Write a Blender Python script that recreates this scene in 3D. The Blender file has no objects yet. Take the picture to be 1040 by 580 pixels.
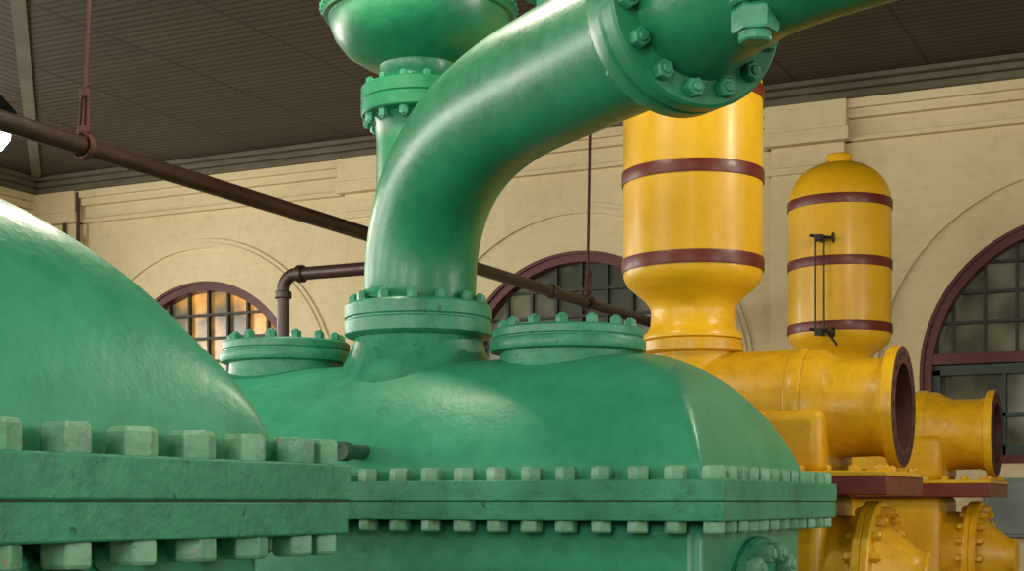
import bpy, bmesh, math, random
from mathutils import Vector, Matrix
random.seed(4)
EZ = 2.3            # eye height above the floor; heights below are given relative to it
scene = bpy.context.scene
scene.view_settings.view_transform = 'Standard'
scene.view_settings.look = 'None'
def V(x, y, z): return Vector((x, y, z + EZ))
def lin(r, g, b):
    def c(v):
        v /= 255.0
        return v/12.92 if v <= .04045 else ((v+.055)/1.055)**2.4
    return (c(r), c(g), c(b), 1)

# ------------------------------------------------------------------ materials
def base_mat(name):
    m = bpy.data.materials.new(name); m.use_nodes = True
    nt = m.node_tree
    return m, nt, nt.nodes['Principled BSDF']
def noise(nt, scale, detail=3, rough=.5, coord='Object'):
    tc = nt.nodes.new('ShaderNodeTexCoord'); n = nt.nodes.new('ShaderNodeTexNoise')
    n.inputs['Scale'].default_value = scale; n.inputs['Detail'].default_value = detail
    n.inputs['Roughness'].default_value = rough
    nt.links.new(tc.outputs[coord], n.inputs['Vector'])
    return n
def ramp(nt, src, p0, p1, c0=(0,0,0,1), c1=(1,1,1,1)):
    r = nt.nodes.new('ShaderNodeValToRGB')
    r.color_ramp.elements[0].position = p0; r.color_ramp.elements[1].position = p1
    r.color_ramp.elements[0].color = c0; r.color_ramp.elements[1].color = c1
    nt.links.new(src, r.inputs['Fac']); return r
def mix(nt, fac, a, b, mode='MIX'):
    m = nt.nodes.new('ShaderNodeMixRGB'); m.blend_type = mode
    for i, v in (('Fac', fac), ('Color1', a), ('Color2', b)):
        if hasattr(v, 'is_linked'): nt.links.new(v, m.inputs[i])
        else: m.inputs[i].default_value = v
    return m
def paint(name, col, dark, rough=.28, chip=None, bump=.25, coat=.3, chipth=.70, spec=.5, dirt=.82, chip2=None, ch2=.68):
    m, nt, b = base_mat(name)
    n1 = noise(nt, 1.7, 5, .6); r1 = ramp(nt, n1.outputs['Fac'], .35, .7)
    c = mix(nt, r1.outputs['Color'], dark, col)
    n2 = noise(nt, 14, 6, .7); r2 = ramp(nt, n2.outputs['Fac'], .3, .55, (dirt,dirt,dirt,1), (1,1,1,1))
    c = mix(nt, 1.0, c.outputs['Color'], r2.outputs['Color'], 'MULTIPLY')
    if chip:
        n3 = noise(nt, 23, 8, .75); r3 = ramp(nt, n3.outputs['Fac'], chipth, chipth+.03)
        c = mix(nt, r3.outputs['Color'], c.outputs['Color'], chip)
    if chip2:
        n5 = noise(nt, 17, 8, .8); r5 = ramp(nt, n5.outputs['Fac'], ch2, ch2+.02)
        c = mix(nt, r5.outputs['Color'], c.outputs['Color'], chip2)
    nt.links.new(c.outputs['Color'], b.inputs['Base Color'])
    rr = ramp(nt, n2.outputs['Fac'], .25, .8, (rough*.8,)*3+(1,), (rough*1.4,)*3+(1,))
    nt.links.new(rr.outputs['Color'], b.inputs['Roughness'])
    b.inputs['Coat Weight'].default_value = coat; b.inputs['Coat Roughness'].default_value = .22
    b.inputs['Specular IOR Level'].default_value = spec
    nb = noise(nt, 4, 4, .5); nf = noise(nt, 40, 4, .6)
    bp = nt.nodes.new('ShaderNodeBump'); bp.inputs['Strength'].default_value = bump; bp.inputs['Distance'].default_value = .03
    nt.links.new(nb.outputs['Fac'], bp.inputs['Height'])
    bp2 = nt.nodes.new('ShaderNodeBump'); bp2.inputs['Strength'].default_value = min(1,bump*1.8); bp2.inputs['Distance'].default_value = .004
    nt.links.new(nf.outputs['Fac'], bp2.inputs['Height']); nt.links.new(bp.outputs['Normal'], bp2.inputs['Normal'])
    nt.links.new(bp2.outputs['Normal'], b.inputs['Normal'])
    return m
GREEN = paint('green_paint', lin(68,166,128), lin(50,146,106), .36, lin(36,104,78), .22, .12, .73, dirt=.86)
GREEN2 = paint('green_paint_pipe', lin(38,136,94), lin(28,118,78), .36, lin(24,92,62), .18, .15, .74, spec=.42)
GREENF = paint('green_paint_flange', lin(64,158,120), lin(40,130,94), .42, lin(22,80,60), .38, .06, .62, dirt=.68, chip2=lin(130,180,150))
NUTG = paint('nut_green_paint', lin(138,190,156), lin(84,154,118), .42, lin(150,120,90), .42, .08, .62, dirt=.66, chip2=lin(52,110,84), ch2=.64)
YEL = paint('yellow_paint', lin(230,182,26), lin(220,168,16), .36, None, .12, .12, .76, dirt=.92, spec=.42)
YEL2 = paint('yellow_paint_casting', lin(222,174,26), lin(204,152,16), .38, lin(116,78,24), .25, .12, .69, dirt=.8, spec=.42)
RED = paint('dark_red_paint', lin(112,32,14), lin(92,24,8), .42, None, .12, .1)
RUST = paint('rusty_iron', lin(92,48,30), lin(52,26,18), .7, lin(40,30,26), .5, 0)
BROWN = paint('brown_pipe_paint', lin(62,38,30), lin(46,28,23), .42, lin(96,58,40), .3, .05)
BLACK = paint('black_iron', lin(26,24,22), lin(16,15,14), .5, None, .2, 0)
DGREEN = paint('dark_green_stub', lin(54,104,76), lin(40,76,56), .45, None, .2, 0)
GREY = paint('grey_enamel', lin(130,140,138), lin(112,120,118), .4, None, .1, .1)
FRAME = paint('window_frame_red', lin(90,28,22), lin(70,20,18), .45, None, .1, .1)
MUNT = paint('window_muntin', lin(36,40,32), lin(28,32,24), .5, None, .1, 0)
SASH = paint('sash_green_grey', lin(56,72,64), lin(44,60,52), .5, None, .1, 0)
CORN = paint('cornice_grey_paint', lin(100,96,80), lin(84,78,64), .6, None, .1, 0, spec=.2)
GASK = paint('gasket', lin(30,84,60), lin(70,34,26), .7, None, .1, 0)

m, nt, b = base_mat('cream_wall_paint'); WALL = m
n1 = noise(nt, .6, 6, .6); r1 = ramp(nt, n1.outputs['Fac'], .3, .72)
c = mix(nt, r1.outputs['Color'], lin(196,180,138), lin(214,200,160))
n2 = noise(nt, 9, 6, .7); r2 = ramp(nt, n2.outputs['Fac'], .28, .5, (.88,.87,.84,1), (1,1,1,1))
c = mix(nt, 1.0, c.outputs['Color'], r2.outputs['Color'], 'MULTIPLY')
tc = nt.nodes.new('ShaderNodeTexCoord'); mp = nt.nodes.new('ShaderNodeMapping'); mp.inputs['Rotation'].default_value = (math.pi/2, 0, 0)
nt.links.new(tc.outputs['Object'], mp.inputs['Vector'])
bk = nt.nodes.new('ShaderNodeTexBrick'); bk.inputs['Scale'].default_value = 1
bk.inputs['Brick Width'].default_value = .26; bk.inputs['Row Height'].default_value = .085; bk.inputs['Mortar Size'].default_value = .006
bk.inputs['Color1'].default_value = (1,1,1,1); bk.inputs['Color2'].default_value = (.99,.99,.99,1); bk.inputs['Mortar'].default_value = (.955,.95,.94,1)
nt.links.new(mp.outputs['Vector'], bk.inputs['Vector'])
c = mix(nt, 1.0, c.outputs['Color'], bk.outputs['Color'], 'MULTIPLY')
nt.links.new(c.outputs['Color'], b.inputs['Base Color']); b.inputs['Roughness'].default_value = .75
bp = nt.nodes.new('ShaderNodeBump'); bp.inputs['Strength'].default_value = .5; bp.inputs['Distance'].default_value = .01
nt.links.new(bk.outputs['Color'], bp.inputs['Height']); nt.links.new(bp.outputs['Normal'], b.inputs['Normal'])

def ceiling_mat(name, rot):
    m, nt, b = base_mat(name)
    tc = nt.nodes.new('ShaderNodeTexCoord'); mp = nt.nodes.new('ShaderNodeMapping'); mp.inputs['Rotation'].default_value = (0,0,rot)
    nt.links.new(tc.outputs['Object'], mp.inputs['Vector'])
    bk = nt.nodes.new('ShaderNodeTexBrick'); bk.inputs['Scale'].default_value = 1; bk.offset = .0
    bk.inputs['Brick Width'].default_value = 1.25; bk.inputs['Row Height'].default_value = .11; bk.inputs['Mortar Size'].default_value = .016
    bk.inputs['Color1'].default_value = lin(72,65,52); bk.inputs['Color2'].default_value = lin(64,57,46); bk.inputs['Mortar'].default_value = lin(30,26,22)
    nt.links.new(mp.outputs['Vector'], bk.inputs['Vector'])
    n = noise(nt, .5, 5, .6); r = ramp(nt, n.outputs['Fac'], .3, .7, (.75,.75,.75,1), (1.1,1.1,1.1,1))
    c = mix(nt, 1.0, bk.outputs['Color'], r.outputs['Color'], 'MULTIPLY')
    nt.links.new(c.outputs['Color'], b.inputs['Base Color']); b.inputs['Roughness'].default_value = .6
    b.inputs['Specular IOR Level'].default_value = .25
    return m
CEIL = ceiling_mat('ceiling_slats', 0); CEIL2 = ceiling_mat('ceiling_slats_side', math.pi/2)
m, nt, b = base_mat('concrete_floor'); FLOOR = m
n = noise(nt, 1.2, 8, .65); r = ramp(nt, n.outputs['Fac'], .3, .7, lin(66,56,46), lin(98,86,70))
nt.links.new(r.outputs['Color'], b.inputs['Base Color']); b.inputs['Roughness'].default_value = .5
def glass_mat(name, c0, c1, em=0, sc=2.2):
    m, nt, b = base_mat(name)
    n = noise(nt, sc, 3, .5); r = ramp(nt, n.outputs['Fac'], .4, .62, c0, c1)
    nt.links.new(r.outputs['Color'], b.inputs['Base Color']); b.inputs['Roughness'].default_value = .2
    if em:
        nt.links.new(r.outputs['Color'], b.inputs['Emission Color']); b.inputs['Emission Strength'].default_value = em
    return m
GLASS = glass_mat('window_glass_dusk', lin(50,54,40), lin(108,110,86), .2, 1.4)  # dim reflected light put into the pane colour, with a faint emission
GLASSW = glass_mat('window_glass_lit', lin(84,78,54), lin(240,170,76), .5, 1.6)  # warm light in the panes is painted in as colour and emission
WGLOW = glass_mat('window_glass_day', lin(200,205,200), lin(230,230,220), .8)  # glowing panes for the unseen windows added as light sources
m, nt, b = base_mat('lamp_glow'); LAMP = m
b.inputs['Emission Color'].default_value = (1,.97,.9,1); b.inputs['Emission Strength'].default_value = 8

# ------------------------------------------------------------------ mesh helpers
def empty(name, loc=(0,0,0)):
    e = bpy.data.objects.new(name, None); e.location = loc; scene.collection.objects.link(e); e.empty_display_size = .2
    return e
def obj(name, bm, mat, parent=None, angle=35, bevel=0, smooth=True):
    bmesh.ops.recalc_face_normals(bm, faces=bm.faces)
    me = bpy.data.meshes.new(name); bm.to_mesh(me); bm.free()
    if smooth:
        for p in me.polygons: p.use_smooth = True
        me.set_sharp_from_angle(angle=math.radians(angle))
    me.materials.append(mat)
    o = bpy.data.objects.new(name, me); scene.collection.objects.link(o)
    if parent:
        o.parent = parent; o.matrix_parent_inverse = Matrix.Translation(parent.location).inverted()
    if bevel:
        md = o.modifiers.new('bevel', 'BEVEL'); md.width = bevel; md.segments = 3; md.limit_method = 'ANGLE'; md.angle_limit = math.radians(50)
    return o
def axm(loc, d):
    return Matrix.Translation(loc) @ Vector(d).normalized().to_track_quat('Z', 'Y').to_matrix().to_4x4()
def lathe(bm, prof, M, seg=64, phase=0):
    rings = []
    for r, h in prof:
        if r < 1e-5: rings.append([bm.verts.new(M @ Vector((0,0,h)))])
        else: rings.append([bm.verts.new(M @ Vector((r*math.cos(phase+2*math.pi*i/seg), r*math.sin(phase+2*math.pi*i/seg), h))) for i in range(seg)])
    for A, B in zip(rings, rings[1:]):
        if len(A) == 1 and len(B) == 1: continue
        for i in range(seg):
            j = (i+1) % seg
            if len(A) == 1: bm.faces.new((A[0], B[i], B[j]))
            elif len(B) == 1: bm.faces.new((A[i], A[j], B[0]))
            else: bm.faces.new((A[i], A[j], B[j], B[i]))
def disc(r, h0, h1, b=.012):
    return [(0,h0),(r-b,h0),(r,h0+b),(r,h1-b),(r-b,h1),(0,h1)]
def nut(bm, loc, d, r=.042, h=.05, ph=None, stud=True):
    if ph is None: ph = random.random()*math.pi
    M = axm(loc, d)
    lathe(bm, [(0,-.004),(r*.93,-.004),(r,h*.1),(r,h*.82),(r*.86,h),(0,h)], M, 6, ph)
    if stud: lathe(bm, [(r*.5,h*.9),(r*.5,h*1.16),(r*.4,h*1.24),(0,h*1.26)], M, 12)
def ring_nuts(bm, c, d, R, n, r=.036, h=.045, phase=0, stud=True):
    M = axm(c, d)
    for i in range(n):
        a = phase + 2*math.pi*i/n
        nut(bm, M @ Vector((R*math.cos(a), R*math.sin(a), 0)), d, r, h, stud=stud)
def box(bm, a, b):
    vs = [bm.verts.new((x,y,z)) for x in (a[0],b[0]) for y in (a[1],b[1]) for z in (a[2]+EZ,b[2]+EZ)]
    for f in ((0,1,3,2),(4,6,7,5),(0,4,5,1),(2,3,7,6),(0,2,6,4),(1,5,7,3)): bm.faces.new([vs[i] for i in f])
def tube(bm, pts, rad, seg=40, cap=True):
    pts = [Vector(p) for p in pts]; n = len(pts)
    T = [(pts[min(i+1,n-1)]-pts[max(i-1,0)]).normalized() for i in range(n)]
    u = T[0].orthogonal().normalized(); rings = []
    for i in range(n):
        u = (u - T[i]*u.dot(T[i])).normalized(); w = T[i].cross(u)
        r = rad[i] if isinstance(rad, (list, tuple)) else rad
        rings.append([bm.verts.new(pts[i] + u*r*math.cos(2*math.pi*k/seg) + w*r*math.sin(2*math.pi*k/seg)) for k in range(seg)])
    for A, B in zip(rings, rings[1:]):
        for k in range(seg):
            j = (k+1) % seg; bm.faces.new((A[k],A[j],B[j],B[k]))
    if cap: bm.faces.new(rings[0]); bm.faces.new(rings[-1])
def fillet(p0, p1, p2, r, n=14):
    """points of a rounded bend at p1 with tangent length r"""
    p0,p1,p2 = Vector(p0),Vector(p1),Vector(p2)
    a = (p0-p1).normalized(); c = (p2-p1).normalized()
    s = p1+a*r; e = p1+c*r
    ang = a.angle(c); R = r*math.tan(ang/2); ctr = p1+(a+c).normalized()*(R/math.sin(ang/2))
    v0 = s-ctr; v1 = e-ctr; tot = v0.angle(v1); ax = v0.cross(v1).normalized()
    return [ctr + Matrix.Rotation(tot*i/n, 3, ax) @ v0 for i in range(n+1)]

# ------------------------------------------------------------------ green pumping engine
def prof(t, p, q): return max(0., 1-(1-min(1,max(0,t)))**p)**q
def vault(bm, x0, x1, y0, y1, z0, H, ex, ey, p, q, k):
    n = 22; ts = [(i/n)**1.9 for i in range(n+1)]
    xs = [x0+ex*t for t in ts] + [x0+ex+(x1-x0-2*ex)*i/10 for i in range(1,10)] + [x1-ex*t for t in reversed(ts)]
    ys = [y0+ey*t for t in ts] + [y1-ey*t for t in reversed(ts)][1:]
    g = []
    for x in xs:
        row = []
        for y in ys:
            a = prof(min(x-x0, x1-x)/ex, p, q); c = prof(min(y-y0, y1-y)/ey, p, q)
            kk = k*min(1, (a+c)) + 1e-6
            h = max(kk-abs(a-c), 0)/kk
            row.append(bm.verts.new(V(x, y, z0+H*max(0, min(a,c)-h*h*kk/4))))
        g.append(row)
    for i in range(len(xs)-1):
        for j in range(len(ys)-1):
            bm.faces.new((g[i][j],g[i+1][j],g[i+1][j+1],g[i][j+1]))
def frange(a, b, s):
    n = max(1, round((b-a)/s)); return [a+(b-a)*i/n for i in range(n+1)]
FT = .905   # top of the pipe flange on the engine
def engine(X1, Y0, Y1, W, H, ex, p, q, k, spx, spy, offy=None, covers=True, hz=-.64, nr=.044):
    X0 = X1-W; xc = (X0+X1)/2; yc = (Y0+Y1)/2; zt, zb = .083, -.069
    e = empty('pumping_engine', V(xc, yc, -EZ))
    bm = bmesh.new(); ins = .118
    vault(bm, X0+ins, X1-ins, Y0+ins, Y1-ins, zt-.005, H, ex, (Y1-Y0)/2-ins, p, q, k)
    obj('dome_cover', bm, GREEN, e, 60)
    bm = bmesh.new(); box(bm, (X0,Y0,.003), (X1,Y1,zt)); obj('upper_flange', bm, GREENF, e, bevel=.005)
    bm = bmesh.new(); box(bm, (X0+.004,Y0+.004,zb), (X1-.004,Y1-.004,.001)); obj('lower_flange', bm, GREENF, e, bevel=.005)
    bm = bmesh.new(); box(bm, (X0+.006,Y0+.006,-.008), (X1-.006,Y1-.006,.012)); obj('gasket', bm, GASK, e)
    bm = bmesh.new(); i2 = .135
    box(bm, (X0+i2,Y0+i2,-1.5), (X1-i2,Y1-i2,zb)); obj('cylinder_block', bm, GREEN, e, bevel=.05)
    bm = bmesh.new()
    box(bm, (X0+.02,Y0+.02,-1.62), (X1-.02,Y1-.02,-1.5)); box(bm, (X0+.1,Y0+.1,-EZ), (X1-.1,Y1-.1,-1.62)); obj('bed_plinth', bm, GREENF, e, bevel=.02)
    bm = bmesh.new(); m_ = .055
    ys = frange(Y0+m_, Y1-m_, spy) if offy is None else offy
    xs = frange(X0+m_, X1-m_, spx)
    pts = [(x,Y0+m_) for x in xs]+[(x,Y1-m_) for x in xs]+[(X1-m_,y) for y in ys if Y0+.1<y<Y1-.1]+[(X0+m_,y) for y in ys if Y0+.1<y<Y1-.1]
    for x,y in pts:
        nut(bm, V(x,y,zt), (0,0,1), nr, .053, stud=False)
        nut(bm, V(x,y,zb), (0,0,-1), nr, .046, stud=False)
    obj('flange_nuts', bm, NUTG, e, 30, bevel=.003)
    bm = bmesh.new(); bn = bmesh.new(); xf = X1-i2
    for c, d, R in ((V(xf,yc,hz), (1,0,0), .5), (V(X0+i2,yc,hz), (-1,0,0), .5)):
        lathe(bm, [(0,-.1),(R-.015,-.1),(R,-.085),(R,.02),(R-.015,.035),(R*.72,.035),(R*.68,.06),(R*.55,.09),(R*.3,.12),(0,.13)], axm(c,d), 72)
        ring_nuts(bn, axm(c,d) @ Vector((0,0,.035)), d, R-.065, 18, .042, .06)
    obj('cylinder_heads', bm, GREENF, e); obj('cylinder_head_nuts', bn, NUTG, e, 30)
    if covers:
        top = .656
        bm = bmesh.new(); bn = bmesh.new()
        for dx, R, N, o in ((.755,.338,14,-.055),(-.732,.312,14,-.042)):
            cx = xc+dx; t = top+o
            lathe(bm, [(R+.03,t-.16),(R-.01,t-.08),(R-.035,t-.02),(R-.04,t+.05),(R,t+.055),(R+.004,t+.062),(R+.004,t+.098),(R,t+.104),(R-.012,t+.108),
                       (R-.012,t+.112),(R-.006,t+.118),(R-.006,t+.146),(R-.016,t+.155),(R*.6,t+.155),(0,t+.157)], axm(V(cx,yc,0),(0,0,1)), 72)
            ring_nuts(bn, V(cx,yc,t+.155), (0,0,1), R-.055, N, .027, .034, .1)
        R = .341; t = top
        lathe(bm, [(.46,t-.26),(.40,t-.14),(.35,t-.04),(.315,t+.03),(.30,t+.07),(.292,FT-.155),(R-.01,FT-.146),(R,FT-.138),(R,FT-.082),(R-.008,FT-.075),(R-.008,FT-.069),(R,FT-.062),(R,FT-.01),(R-.01,FT),(.25,FT)], axm(V(xc,yc,0),(0,0,1)), 72)
        ring_nuts(bn, V(xc,yc,FT), (0,0,1), R-.045, 14, .028, .038, .2)
        obj('top_covers', bm, GREENF, e); obj('top_cover_nuts', bn, GREENF, e, 30)
    return e, xc, yc
eng1, CX, CY = engine(-1.633, 5.10, 6.80, 3.477, .573, .53, 2.0, .72, .12, .145, .145)
fy = [2.617-.1695*i for i in range(10)]
eng2, _, _ = engine(-1.735, 1.04, 2.764, 3.477, .69, .62, 1.95, .6, .5, .17, .17, offy=fy, covers=False, hz=-.585, nr=.048)
bm = bmesh.new(); tube(bm, [V(-3.246,5.34,.207), V(-3.246,5.09,.207)], .031, 20)
lathe(bm, [(.02,.06),(.02,.0),(.037,-.002),(.04,.004),(.04,.05),(.035,.055)], axm(V(-3.246,5.085,.207),(0,1,0)), 24)
obj('drain_stub', bm, DGREEN, eng1)

# ------------------------------------------------------------------ bent steam pipe
d = Vector((.813,-.583,0)).normalized(); r = .258; base = V(CX, CY, FT+.001)
ZP = 1.655; corner = V(CX+.01, CY, ZP); F = corner + d*2.11
sp = empty('steam_pipe', base)
bm = bmesh.new()
b0 = V(CX+.01, CY, .97); b2 = corner + d*1.12
bend = [b0*(1-t)**2 + corner*2*t*(1-t) + b2*t*t for t in [i/30 for i in range(31)]]
path = [base, base+Vector((.005,0,.03))] + bend + [corner+d*1.4, corner+d*1.8, F]
tube(bm, path, [.285,.26]+[r]*31+[r,r+.004,r+.012], 72, False)
obj('bent_pipe', bm, GREEN2, sp, 50)
bm = bmesh.new()
lathe(bm, [(.25,-.09),(.31,-.09),(.338,-.085),(.345,-.075),(.345,-.012),(.338,-.004),(.338,.004),(.345,.012),(.345,.07),(.335,.08),(.24,.08)], axm(F, d), 72)
obj('pipe_flanges', bm, GREEN2, sp)
bm = bmesh.new()
ring_nuts(bm, F+d*.08, d, .29, 14, .034, .036, .12); ring_nuts(bm, F-d*.09, -d, .29, 14, .034, .04, .12)
obj('pipe_flange_nuts', bm, GREENF, sp, 30)
q0 = F+d*.081
op = empty('outlet_pipe', q0)
bm = bmesh.new()
q = [q0, q0+d*.09, q0+d*.18, Vector((-1.30,4.47,ZP+EZ)), Vector((-1.1,4.39,ZP+EZ+.01)), Vector((-.8,4.33,ZP+EZ+.03)), Vector((0,4.25,ZP+EZ+.08))]
fl = fillet((0,4.25,ZP+EZ+.1),(1.6,4.2,ZP+EZ+.1),(1.6,4.2,0),.4,10)
tube(bm, q+fl+[Vector((1.6,4.2,0.0))], [.255,.24,.225]+[.21]*4+[.2]*12, 48)
obj('pipe_bend', bm, GREEN2, op, 50)
bm = bmesh.new()
c = V(-1.297,4.36,1.40)
nut(bm, c+Vector((0,0,.03)), (0,0,1), .073, .075, .3, False)
lathe(bm, disc(.05,-.005,.04,.006), axm(c,(0,0,1)), 20)
lathe(bm, disc(.08,.105,.13,.008), axm(c,(0,0,1)), 32)
lathe(bm, disc(.05,.12,.35,.006), axm(c,(0,0,1)), 20)
obj('clamp_nut', bm, GREENF, op, 30)
bm = bmesh.new()
c2 = V(-2.39,5.25,1.97)
lathe(bm, disc(.05,-.12,.2,.01), axm(c2,(0,0,1)), 20); lathe(bm, disc(.11,-.0,.06,.01), axm(c2,(0,0,1)), 32); lathe(bm, disc(.085,.06,.15,.01), axm(c2,(0,0,1)), 6)
obj('clamp_nuts', bm, GREENF, sp, 30)

# ------------------------------------------------------------------ receiver vessel on its column
vx, vy = -3.99, 7.05
rv = empty('receiver_vessel', V(vx,vy,-EZ)); A = axm(V(vx,vy,0),(0,0,1))
bm = bmesh.new()
lathe(bm, [(.0,-2.3),(.34,-2.3),(.34,-2.2),(.25,-2.1),(.232,1.95),(.24,2.06),(.26,2.09),(.312,2.10),(.317,2.107),(.317,2.165),(.31,2.172),(.31,2.178),(.317,2.186),(.317,2.25),(.31,2.258),(.25,2.265),(.215,2.29),(.205,2.34),
           (.215,2.375),(.31,2.40),(.40,2.455),(.46,2.53),(.488,2.60),(.495,2.64),(.52,2.645),(.525,2.66),(.525,2.72),(.505,2.73),(.505,2.74),(.53,2.75),(.53,2.82),(.49,2.84),
           (.48,3.2),(.44,3.4),(.33,3.52),(.15,3.58),(0,3.6)], A, 72)
obj('vessel_body', bm, GREEN2, rv)
bm = bmesh.new()
ring_nuts(bm, V(vx,vy,2.10), (0,0,-1), .282, 14, .026, .045); ring_nuts(bm, V(vx,vy,2.258), (0,0,1), .282, 14, .024, .028)
for i in range(48):
    a = 2*math.pi*i/48; lathe(bm, [(.016,0),(.014,.012),(.007,.018),(0,.019)], axm(V(vx+.525*math.cos(a),vy+.525*math.sin(a),2.69),(math.cos(a),math.sin(a),0)), 8)
    lathe(bm, [(.016,0),(.014,.012),(.007,.018),(0,.019)], axm(V(vx+.53*math.cos(a+.06),vy+.53*math.sin(a+.06),2.785),(math.cos(a),math.sin(a),0)), 8)
obj('vessel_rivets', bm, GREENF, rv)

# ------------------------------------------------------------------ yellow pumps and air chambers
def yellow_pump(x, y):
    e = empty('water_pump', V(x,y,-EZ)); R = .403
    A = axm(V(x,y,0),(0,0,1)); bm = bmesh.new()
    pf = [(0,.932),(.275,.932),(.285,.94),(.285,.965),(.262,.985),(.245,1.02),(.24,1.09),(.246,1.125),(.275,1.165),(.33,1.21),(.38,1.255),(.4,1.30),(R,1.34),(R,2.37)]
    for i in range(1,13):
        a = i/12*math.pi/2; pf.append((max(.085,R*math.cos(a)**.9), 2.37+.33*math.sin(a)))
    pf += [(.085,2.705),(.10,2.71),(.10,2.75),(.09,2.762),(0,2.765)]
    t = empty('air_chamber_tank', V(x,y,.932))
    lathe(bm, pf, A, 80); obj('tank_shell', bm, YEL, t, 50)
    bm = bmesh.new()
    for z in (1.365,1.868,2.345):
        lathe(bm, [(R-.01,z-.038),(R+.007,z-.037),(R+.009,z-.03),(R+.009,z+.03),(R+.007,z+.037),(R-.01,z+.038)], A, 80)
    obj('tank_bands', bm, RED, t)
    bm = bmesh.new()
    lathe(bm, [(.36,.5),(.31,.7),(.26,.79),(.255,.85),(.285,.86),(.292,.867),(.292,.922),(.285,.93),(0,.93)], A, 72)
    Bx = axm(V(x,y,.52),(1,0,0))
    lathe(bm, [(0,-.95),(.2,-.93),(.3,-.86),(.335,-.75),(.335,.70),(.325,.78),(.29,.83),(.272,.88),(.268,1.08),(.285,1.13),(.325,1.14),(.333,1.148),(.333,1.198),(.326,1.205)], Bx, 80)
    lathe(bm, [(.338,.62),(.345,.63),(.345,.70),(.338,.71)], Bx, 80)
    obj('delivery_barrel', bm, YEL2, e, 40)
    bm = bmesh.new()
    lathe(bm, [(.33,1.2045),(.326,1.2065),(.235,1.2065),(.235,.9),(0,.9)], Bx, 80)
    obj('open_flange_bore', bm, RUST, e)
    bm = bmesh.new()
    for i in range(16):
        a = 2*math.pi*i/16; lathe(bm, [(.016,0),(.016,.0035),(0,.0035)], Bx @ Matrix.Translation((.285*math.cos(a),.285*math.sin(a),1.206)), 12)
    obj('flange_bolt_holes', bm, BLACK, e)
    bm = bmesh.new()
    X0,X1,Y0,Y1 = x-.95, x+1.22, y-.5, y+.5
    for xx in frange(X0+.05,X1-.05,.14):
        for yy in (Y0+.05,Y1-.05): nut(bm, V(xx,yy,.165), (0,0,1), .026, .026)
    for yy in frange(Y0+.05,Y1-.05,.14)[1:-1]: nut(bm, V(X1-.05,yy,.165), (0,0,1), .026, .026)
    obj('pump_nuts', bm, YEL2, e, 30)
    bm = bmesh.new(); box(bm, (X0+.12,Y0+.12,.15), (x+.85,Y1-.12,.5)); box(bm, (X0+.12,Y0+.12,-EZ), (x+.85,Y1-.12,.05))
    obj('valve_box', bm, YEL2, e, bevel=.06)
    bm = bmesh.new(); box(bm, (X0,Y0,.135), (X1,Y1,.165)); obj('upper_plate', bm, YEL2, e, bevel=.008)
    bm = bmesh.new(); box(bm, (X0+.003,Y0+.003,.035), (X1-.003,Y1-.003,.134)); obj('lower_plate', bm, RED, e, bevel=.006)
    bm = bmesh.new(); C = axm(V(x,y,-.42),(1,0,0))
    lathe(bm, [(.36,.5),(.345,.98),(.36,1.0),(.415,1.005),(.425,1.015),(.425,1.045),(.418,1.05),(.425,1.055),(.425,1.09),(.415,1.1),(.31,1.1),(.29,1.12),(.255,1.17),(.17,1.27),(.15,1.30),(.15,1.34),(.14,1.35),(0,1.35)], C, 72)
    obj('pump_chamber', bm, YEL2, e)
    bm = bmesh.new(); ring_nuts(bm, V(x+1.1,y,-.42), (1,0,0), .37, 18, .032, .045); ring_nuts(bm, V(x+1.003,y,-.42), (-1,0,0), .37, 18, .03, .04)
    obj('chamber_nuts', bm, YEL2, e, 30)
    return e, t
yellow_pump(-2.80, 8.164)
p2, t2 = yellow_pump(-2.79, 11.70)
bm = bmesh.new(); gx, gy = -2.83, 11.22
for dx in (-.03,.035): tube(bm, [V(gx+dx,gy,1.28), V(gx+dx,gy,2.03)], .007, 8)
for z in (1.30,2.02):
    tube(bm, [V(gx,gy+.16,z), V(gx,gy-.04,z)], .02, 10)
    lathe(bm, disc(.035,-.02,.03,.005), axm(V(gx,gy,z),(0,0,1)), 12)
    tube(bm, [V(gx-.07,gy,z+.03), V(gx+.1,gy,z-.0)], .012, 8)
    lathe(bm, disc(.04,0,.014,.003), axm(V(gx+.1,gy,z),(1,0,0)), 14)
tube(bm, [V(gx+.04,gy+.02,1.33), V(gx+.13,gy+.03,1.20)], .01, 8)
obj('level_gauge', bm, BLACK, t2)

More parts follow.
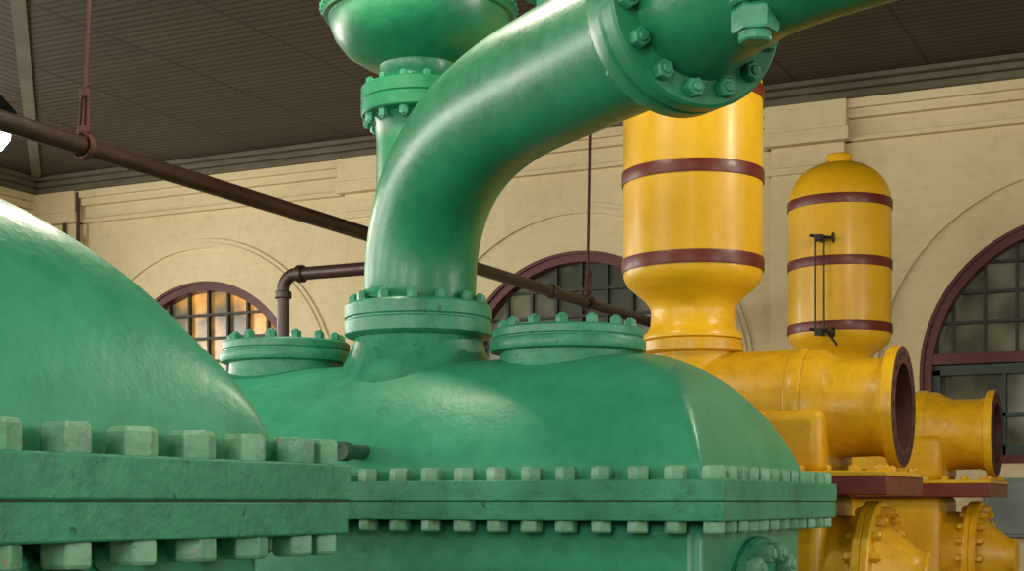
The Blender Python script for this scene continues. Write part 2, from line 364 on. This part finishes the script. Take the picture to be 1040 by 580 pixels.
# ------------------------------------------------------------------ brown service piping
pp = empty('service_pipe', V(-5.24,5,1.81)); bm = bmesh.new()
PX, PZ = -5.24, 1.81
tube(bm, [V(PX,-5.9,PZ), V(PX,14.28,PZ)], .049, 24)
for y in (2.5, 9.8, 11.6): lathe(bm, disc(.062,-.07,.07,.01), axm(V(PX,y,PZ),(0,1,0)), 24)
tube(bm, [V(PX,9.8,PZ)] + fillet((PX,9.8,PZ+EZ),(-6.79,9.8,PZ+EZ),(-6.79,9.8,0),.12,8) + [V(-6.79,9.8,-EZ)], .052, 24)
for c, dd in ((V(-6.62,9.8,PZ),(1,0,0)), (V(-6.79,9.8,PZ-.16),(0,0,1))): lathe(bm, disc(.07,-.03,.03,.008), axm(c,dd), 24)
obj('pipe_run', bm, BROWN, pp)
bm = bmesh.new(); CZ = 4.05
for y, lean, rr in ((5.8,.12,.010),(12.35,.04,.014)):
    tube(bm, [V(PX,y,PZ+.06), V(PX+lean,y,CZ)], rr, 8)
    lathe(bm, [(.06,-.02),(.068,-.02),(.068,.02),(.06,.02),(.06,-.02)], axm(V(PX,y,PZ),(0,1,0)), 28)
    for s in (-1,1): tube(bm, [V(PX+s*.03,y,PZ+.07), V(PX+.01+s*.022,y,PZ+.25)], .008, 8)
    lathe(bm, disc(.028,0,.05,.006), axm(V(PX+.012,y,PZ+.24),(0,0,1)), 10); lathe(bm, disc(.032,0,.04,.006), axm(V(PX,y,PZ+.06),(0,0,1)), 10)
obj('pipe_hangers', bm, RUST, pp)

# ------------------------------------------------------------------ room
XL, XR, YF, YB = -13.68, 6.0, -6.0, 14.3
WZC, WR, WS = 1.2, 1.45, .44
WX = [-11.1, -6.2, -1.2, 3.7]
def arch_wall():
    bm = bmesh.new(); y = YB; dep = .3
    def quad(a,b,c,dd): bm.faces.new([bm.verts.new(V(*p)) for p in (a,b,c,dd)])
    prev = XL
    for wx in WX:
        x0, x1 = wx-WR, wx+WR
        quad((prev,y,-EZ),(x0,y,-EZ),(x0,y,CZ),(prev,y,CZ))
        n = 40; P = [(wx-WR*math.cos(math.pi*i/n), WZC+WR*math.sin(math.pi*i/n)) for i in range(n+1)]
        for (a,za),(b_,zb) in zip(P,P[1:]):
            quad((a,y,za),(b_,y,zb),(b_,y,CZ),(a,y,CZ)); quad((a,y,za),(b_,y,zb),(b_,y+dep,zb),(a,y+dep,za))
        quad((x0,y,-EZ),(x1,y,-EZ),(x1,y,WS),(x0,y,WS)); quad((x0,y,WS),(x1,y,WS),(x1,y+dep,WS),(x0,y+dep,WS))
        for xx in (x0,x1): quad((xx,y,WS),(xx,y+dep,WS),(xx,y+dep,WZC),(xx,y,WZC))
        prev = x1
    quad((prev,y,-EZ),(XR,y,-EZ),(XR,y,CZ),(prev,y,CZ))
    me = bpy.data.meshes.new('wall_back'); bm.to_mesh(me); bm.free(); me.materials.append(WALL)
    o = bpy.data.objects.new('wall_back', me); scene.collection.objects.link(o)
arch_wall()
def band(bm, Ri, Ro, zc, zs, y0, y1, M):
    n = 40
    def P(R):
        pts = [(-R,zs)] if zs < zc-.01 else []
        pts += [(-R*math.cos(math.pi*i/n), zc+R*math.sin(math.pi*i/n)) for i in range(n+1)]
        return pts + ([(R,zs)] if zs < zc-.01 else [])
    I, O = P(Ri), P(Ro); k = len(I)
    rows = [[bm.verts.new(M @ Vector((p[0],yy,p[1]))) for p in L] for L,yy in ((I,y0),(O,y0),(O,y1),(I,y1))]
    for a in range(4):
        A_, B_ = rows[a], rows[(a+1)%4]
        for i in range(k-1): bm.faces.new((A_[i],A_[i+1],B_[i+1],B_[i]))
    for i in (0,k-1): bm.faces.new([r_[i] for r_ in rows])
def lbox(bm, M, a, b_):
    vs = [bm.verts.new(M @ Vector((x,y,z))) for x in (a[0],b_[0]) for y in (a[1],b_[1]) for z in (a[2],b_[2])]
    for f in ((0,1,3,2),(4,6,7,5),(0,4,5,1),(2,3,7,6),(0,2,6,4),(1,5,7,3)): bm.faces.new([vs[i] for i in f])
def window(idx, M, glass):
    """local x along wall, y into wall, z up (eye-relative)"""
    e = empty('window_%d' % idx, M @ Vector((0,0,WS)))
    bm = bmesh.new()
    band(bm, WR-.11, WR, WZC, WS, -.06, .12, M); band(bm, WR-.03, WR+.05, WZC, WS, -.09, 0.0, M)
    lbox(bm, M, (-WR,-.05,WZC+.10), (WR,.1,WZC+.20)); lbox(bm, M, (-WR-.08,-.12,WS-.08), (WR+.08,.15,WS))
    obj('frame', bm, FRAME, e, 30)
    bm = bmesh.new(); Rg = WR-.1
    for i in range(-4,5):
        x = i*.29; zt = WZC+math.sqrt(max(0,Rg*Rg-x*x)); w = .014
        lbox(bm, M, (x-w,.04,WZC+.2), (x+w,.09,zt))
    for z in (WZC+.50,WZC+.78,WZC+1.06):
        hx = math.sqrt(Rg*Rg-(z-WZC)**2); lbox(bm, M, (-hx,.035,z-.014), (hx,.085,z+.014))
    band(bm, Rg-.05, Rg, WZC+.2, WZC+.2, .02,.09, M)
    obj('muntins', bm, MUNT, e, 30)
    bm = bmesh.new()
    for sx in (-1,1):
        a, c = sorted((sx*.03, sx*(Rg)))
        for q0, q1 in (((a,WS),(c,WS+.09)),((a,WZC),(c,WZC+.09)),((a,WS),(a+.08,WZC+.05)),((c-.08,WS),(c,WZC+.05)),((a,WS+.36),(c,WS+.39)),((.5*(a+c)-.015,WS),(.5*(a+c)+.015,WZC))):
            lbox(bm, M, (q0[0],.0,q0[1]), (q1[0],.08,q1[1]))
    obj('lower_sash', bm, SASH, e, 30)
    bm = bmesh.new(); n = 40
    P = [(-WR,WS)]+[(-WR*math.cos(math.pi*i/n), WZC+WR*math.sin(math.pi*i/n)) for i in range(n+1)]+[(WR,WS)]
    bm.faces.new([bm.verts.new(M @ Vector((x,.1,z))) for x,z in P]); obj('glass', bm, glass, e, smooth=False)
for i, wx in enumerate(WX): window(i+1, Matrix.Translation((wx,YB+.1,EZ)), GLASSW if i == 0 else GLASS)

def slab(name, a, b_, mat):
    bm = bmesh.new(); box(bm, a, b_); return obj(name, bm, mat, smooth=False)
slab('wall_left', (XL-.3,YF,-EZ), (XL,YB+.4,CZ), WALL)
slab('wall_right', (XR,YF,-EZ), (XR+.3,YB+.4,CZ), WALL)
slab('wall_front', (XL-.3,YF-.3,-EZ), (XR+.3,YF,CZ), WALL)
slab('floor', (XL-.3,YF-.3,-EZ-.2), (XR+.3,YB+.4,-EZ), FLOOR)
bm = bmesh.new(); tt = (YB-YF)/.769; mx = XL+.706*tt
e = empty('ceiling', V(0,0,CZ))
bm.faces.new([bm.verts.new(V(*p,CZ)) for p in ((XL,YB),(mx,YF),(XR,YF),(XR,YB))]); obj('ceiling_field', bm, CEIL, e, smooth=False)
bm = bmesh.new(); bm.faces.new([bm.verts.new(V(*p,CZ)) for p in ((XL,YB),(XL,YF),(mx,YF))]); obj('ceiling_field_side', bm, CEIL2, e, smooth=False)
bm = bmesh.new(); box(bm, (XL-.3,YF-.3,CZ+.02), (XR+.3,YB+.4,CZ+.2)); obj('ceiling_deck', bm, CEIL, e, smooth=False)
bm = bmesh.new()
L = math.hypot(mx-XL, YB-YF); MM = Matrix.Translation(V(XL,YB,CZ)) @ Matrix.Rotation(math.atan2(YF-YB, mx-XL),4,'Z')
lbox(bm, MM, (0,-.06,-.03), (L,.06,.005)); obj('trim_1', bm, CORN)
bm = bmesh.new()
for pj, z0, z1 in ((.34,CZ-.05,CZ),(.26,CZ-.11,CZ-.05),(.2,CZ-.18,CZ-.11)):
    box(bm, (XL,YB-pj,z0), (XR,YB,z1)); box(bm, (XL,YF,z0), (XL+pj,YB,z1))
obj('trim_2', bm, CORN, bevel=.012)
bm = bmesh.new()
for pj, z0, z1 in ((.15,CZ-.27,CZ-.18),(.11,CZ-.36,CZ-.27),(.05,CZ-.52,CZ-.36),(.08,CZ-.57,CZ-.52)):
    box(bm, (XL,YB-pj,z0), (XR,YB,z1)); box(bm, (XL,YF,z0), (XL+pj,YB,z1))
obj('trim_3', bm, WALL, bevel=.008)
bm = bmesh.new()
for cx in (-13.3,-8.65,-3.7,1.25):
    for w, pj, z0, z1 in ((.36,.10,-EZ,CZ-.57),(.40,.14,CZ-.85,CZ-.78),(.42,.2,CZ-.57,CZ-.44),(.40,.19,CZ-.44,CZ-.18)):
        box(bm, (max(XL+.01,cx-w),YB-pj,z0), (cx+w,YB,z1))
obj('trim_4', bm, WALL, bevel=.008)
bm = bmesh.new()
for wx in WX:
    M = Matrix.Translation((wx,YB,EZ)); band(bm, 1.84, 1.90, WZC, WZC-.0, -.035, .0, M); band(bm, 1.90, 1.95, WZC, WZC, -.02, .0, M)
obj('trim_5', bm, WALL)
def unseen_window_lamp(i, M, power, col=(1,.96,.89)):  # unseen window with an area lamp added in front to light the room
    window(i, M, WGLOW)
    l = bpy.data.lights.new('daylight_%d' % i, 'AREA'); l.shape = 'RECTANGLE'; l.size = 2.5; l.size_y = 2.2; l.energy = power; l.color = col
    o = bpy.data.objects.new('daylight_%d' % i, l); scene.collection.objects.link(o)
    o.matrix_world = M @ Matrix.Translation((0,-.16,1.6)) @ Matrix.Rotation(-math.pi/2,4,'X')
k = 5
for y in (-3.0, 1.5, 6.0, 10.5):
    unseen_window_lamp(k, Matrix.Translation((XL-.05,y,EZ)) @ Matrix.Rotation(math.pi/2,4,'Z'), 240); k += 1
for x in (-9.5,-4.5,.5):
    unseen_window_lamp(k, Matrix.Translation((x,YF-.05,EZ)) @ Matrix.Rotation(math.pi,4,'Z'), 290); k += 1
for y in (2.0, 7.5):
    unseen_window_lamp(k, Matrix.Translation((XR+.05,y,EZ)) @ Matrix.Rotation(-math.pi/2,4,'Z'), 150); k += 1
bm = bmesh.new(); box(bm, (-2.05,YB-.17,-.32), (-1.62,YB-.01,.22)); box(bm, (-2.02,YB-.19,-.29), (-1.65,YB-.17,.19)); obj('electrical_box', bm, GREY, bevel=.01)
bm = bmesh.new()
for x in (-13.35,-13.1,-12.88): tube(bm, [V(x,YB-.14,-EZ), V(x,YB-.14,CZ-.2)], .022, 10)
obj('wall_conduit', bm, BROWN)

def pendant(x, y, z, power):
    e = empty('pendant_lamp', V(x,y,CZ)); A = axm(V(x,y,z),(0,0,1)); bm = bmesh.new()
    lathe(bm, [(.2,.04),(.205,.05),(.17,.12),(.1,.2),(.06,.24),(.06,.30),(.03,.32),(.012,.33),(.012,CZ-z)], A, 40)
    obj('shade', bm, BLACK, e)
    bm = bmesh.new(); lathe(bm, [(0,-.16),(.08,-.14),(.13,-.07),(.14,0),(.11,.07),(0,.1)], A, 32); obj('globe', bm, LAMP, e)
    l = bpy.data.lights.new('lamp', 'POINT'); l.energy = power; l.color = (1,.9,.72); l.shadow_soft_size = .15
    o = bpy.data.objects.new('lamp_light', l); scene.collection.objects.link(o); o.parent = e; o.matrix_parent_inverse = Matrix.Translation(e.location).inverted(); o.location = V(x,y,z-.34)
pendant(-7.60, 7.5, 2.55, 80)
pendant(-6.4, 2.2, 3.0, 80); pendant(-1.0, 2.0, 3.1, 90); pendant(-.2, 7.6, 3.0, 130)  # extra pendants added out of view to brighten the room
pendant(-3.95, 5.7, 3.65, 150)  # unseen pendant added to put a highlight on the dome

w = bpy.data.worlds.new('World'); scene.world = w; w.use_nodes = True
w.node_tree.nodes['Background'].inputs['Color'].default_value = (.8,.85,1,1); w.node_tree.nodes['Background'].inputs['Strength'].default_value = .5
cam = bpy.data.cameras.new('camera'); co = bpy.data.objects.new('camera', cam); scene.collection.objects.link(co)
co.location = (0,0,EZ); co.rotation_euler = (math.pi/2, 0, math.atan2(.437,.8996))
cam.sensor_width = 36; cam.lens = 1500/1040*36; cam.shift_y = 220/1040; cam.clip_end = 200
scene.camera = co
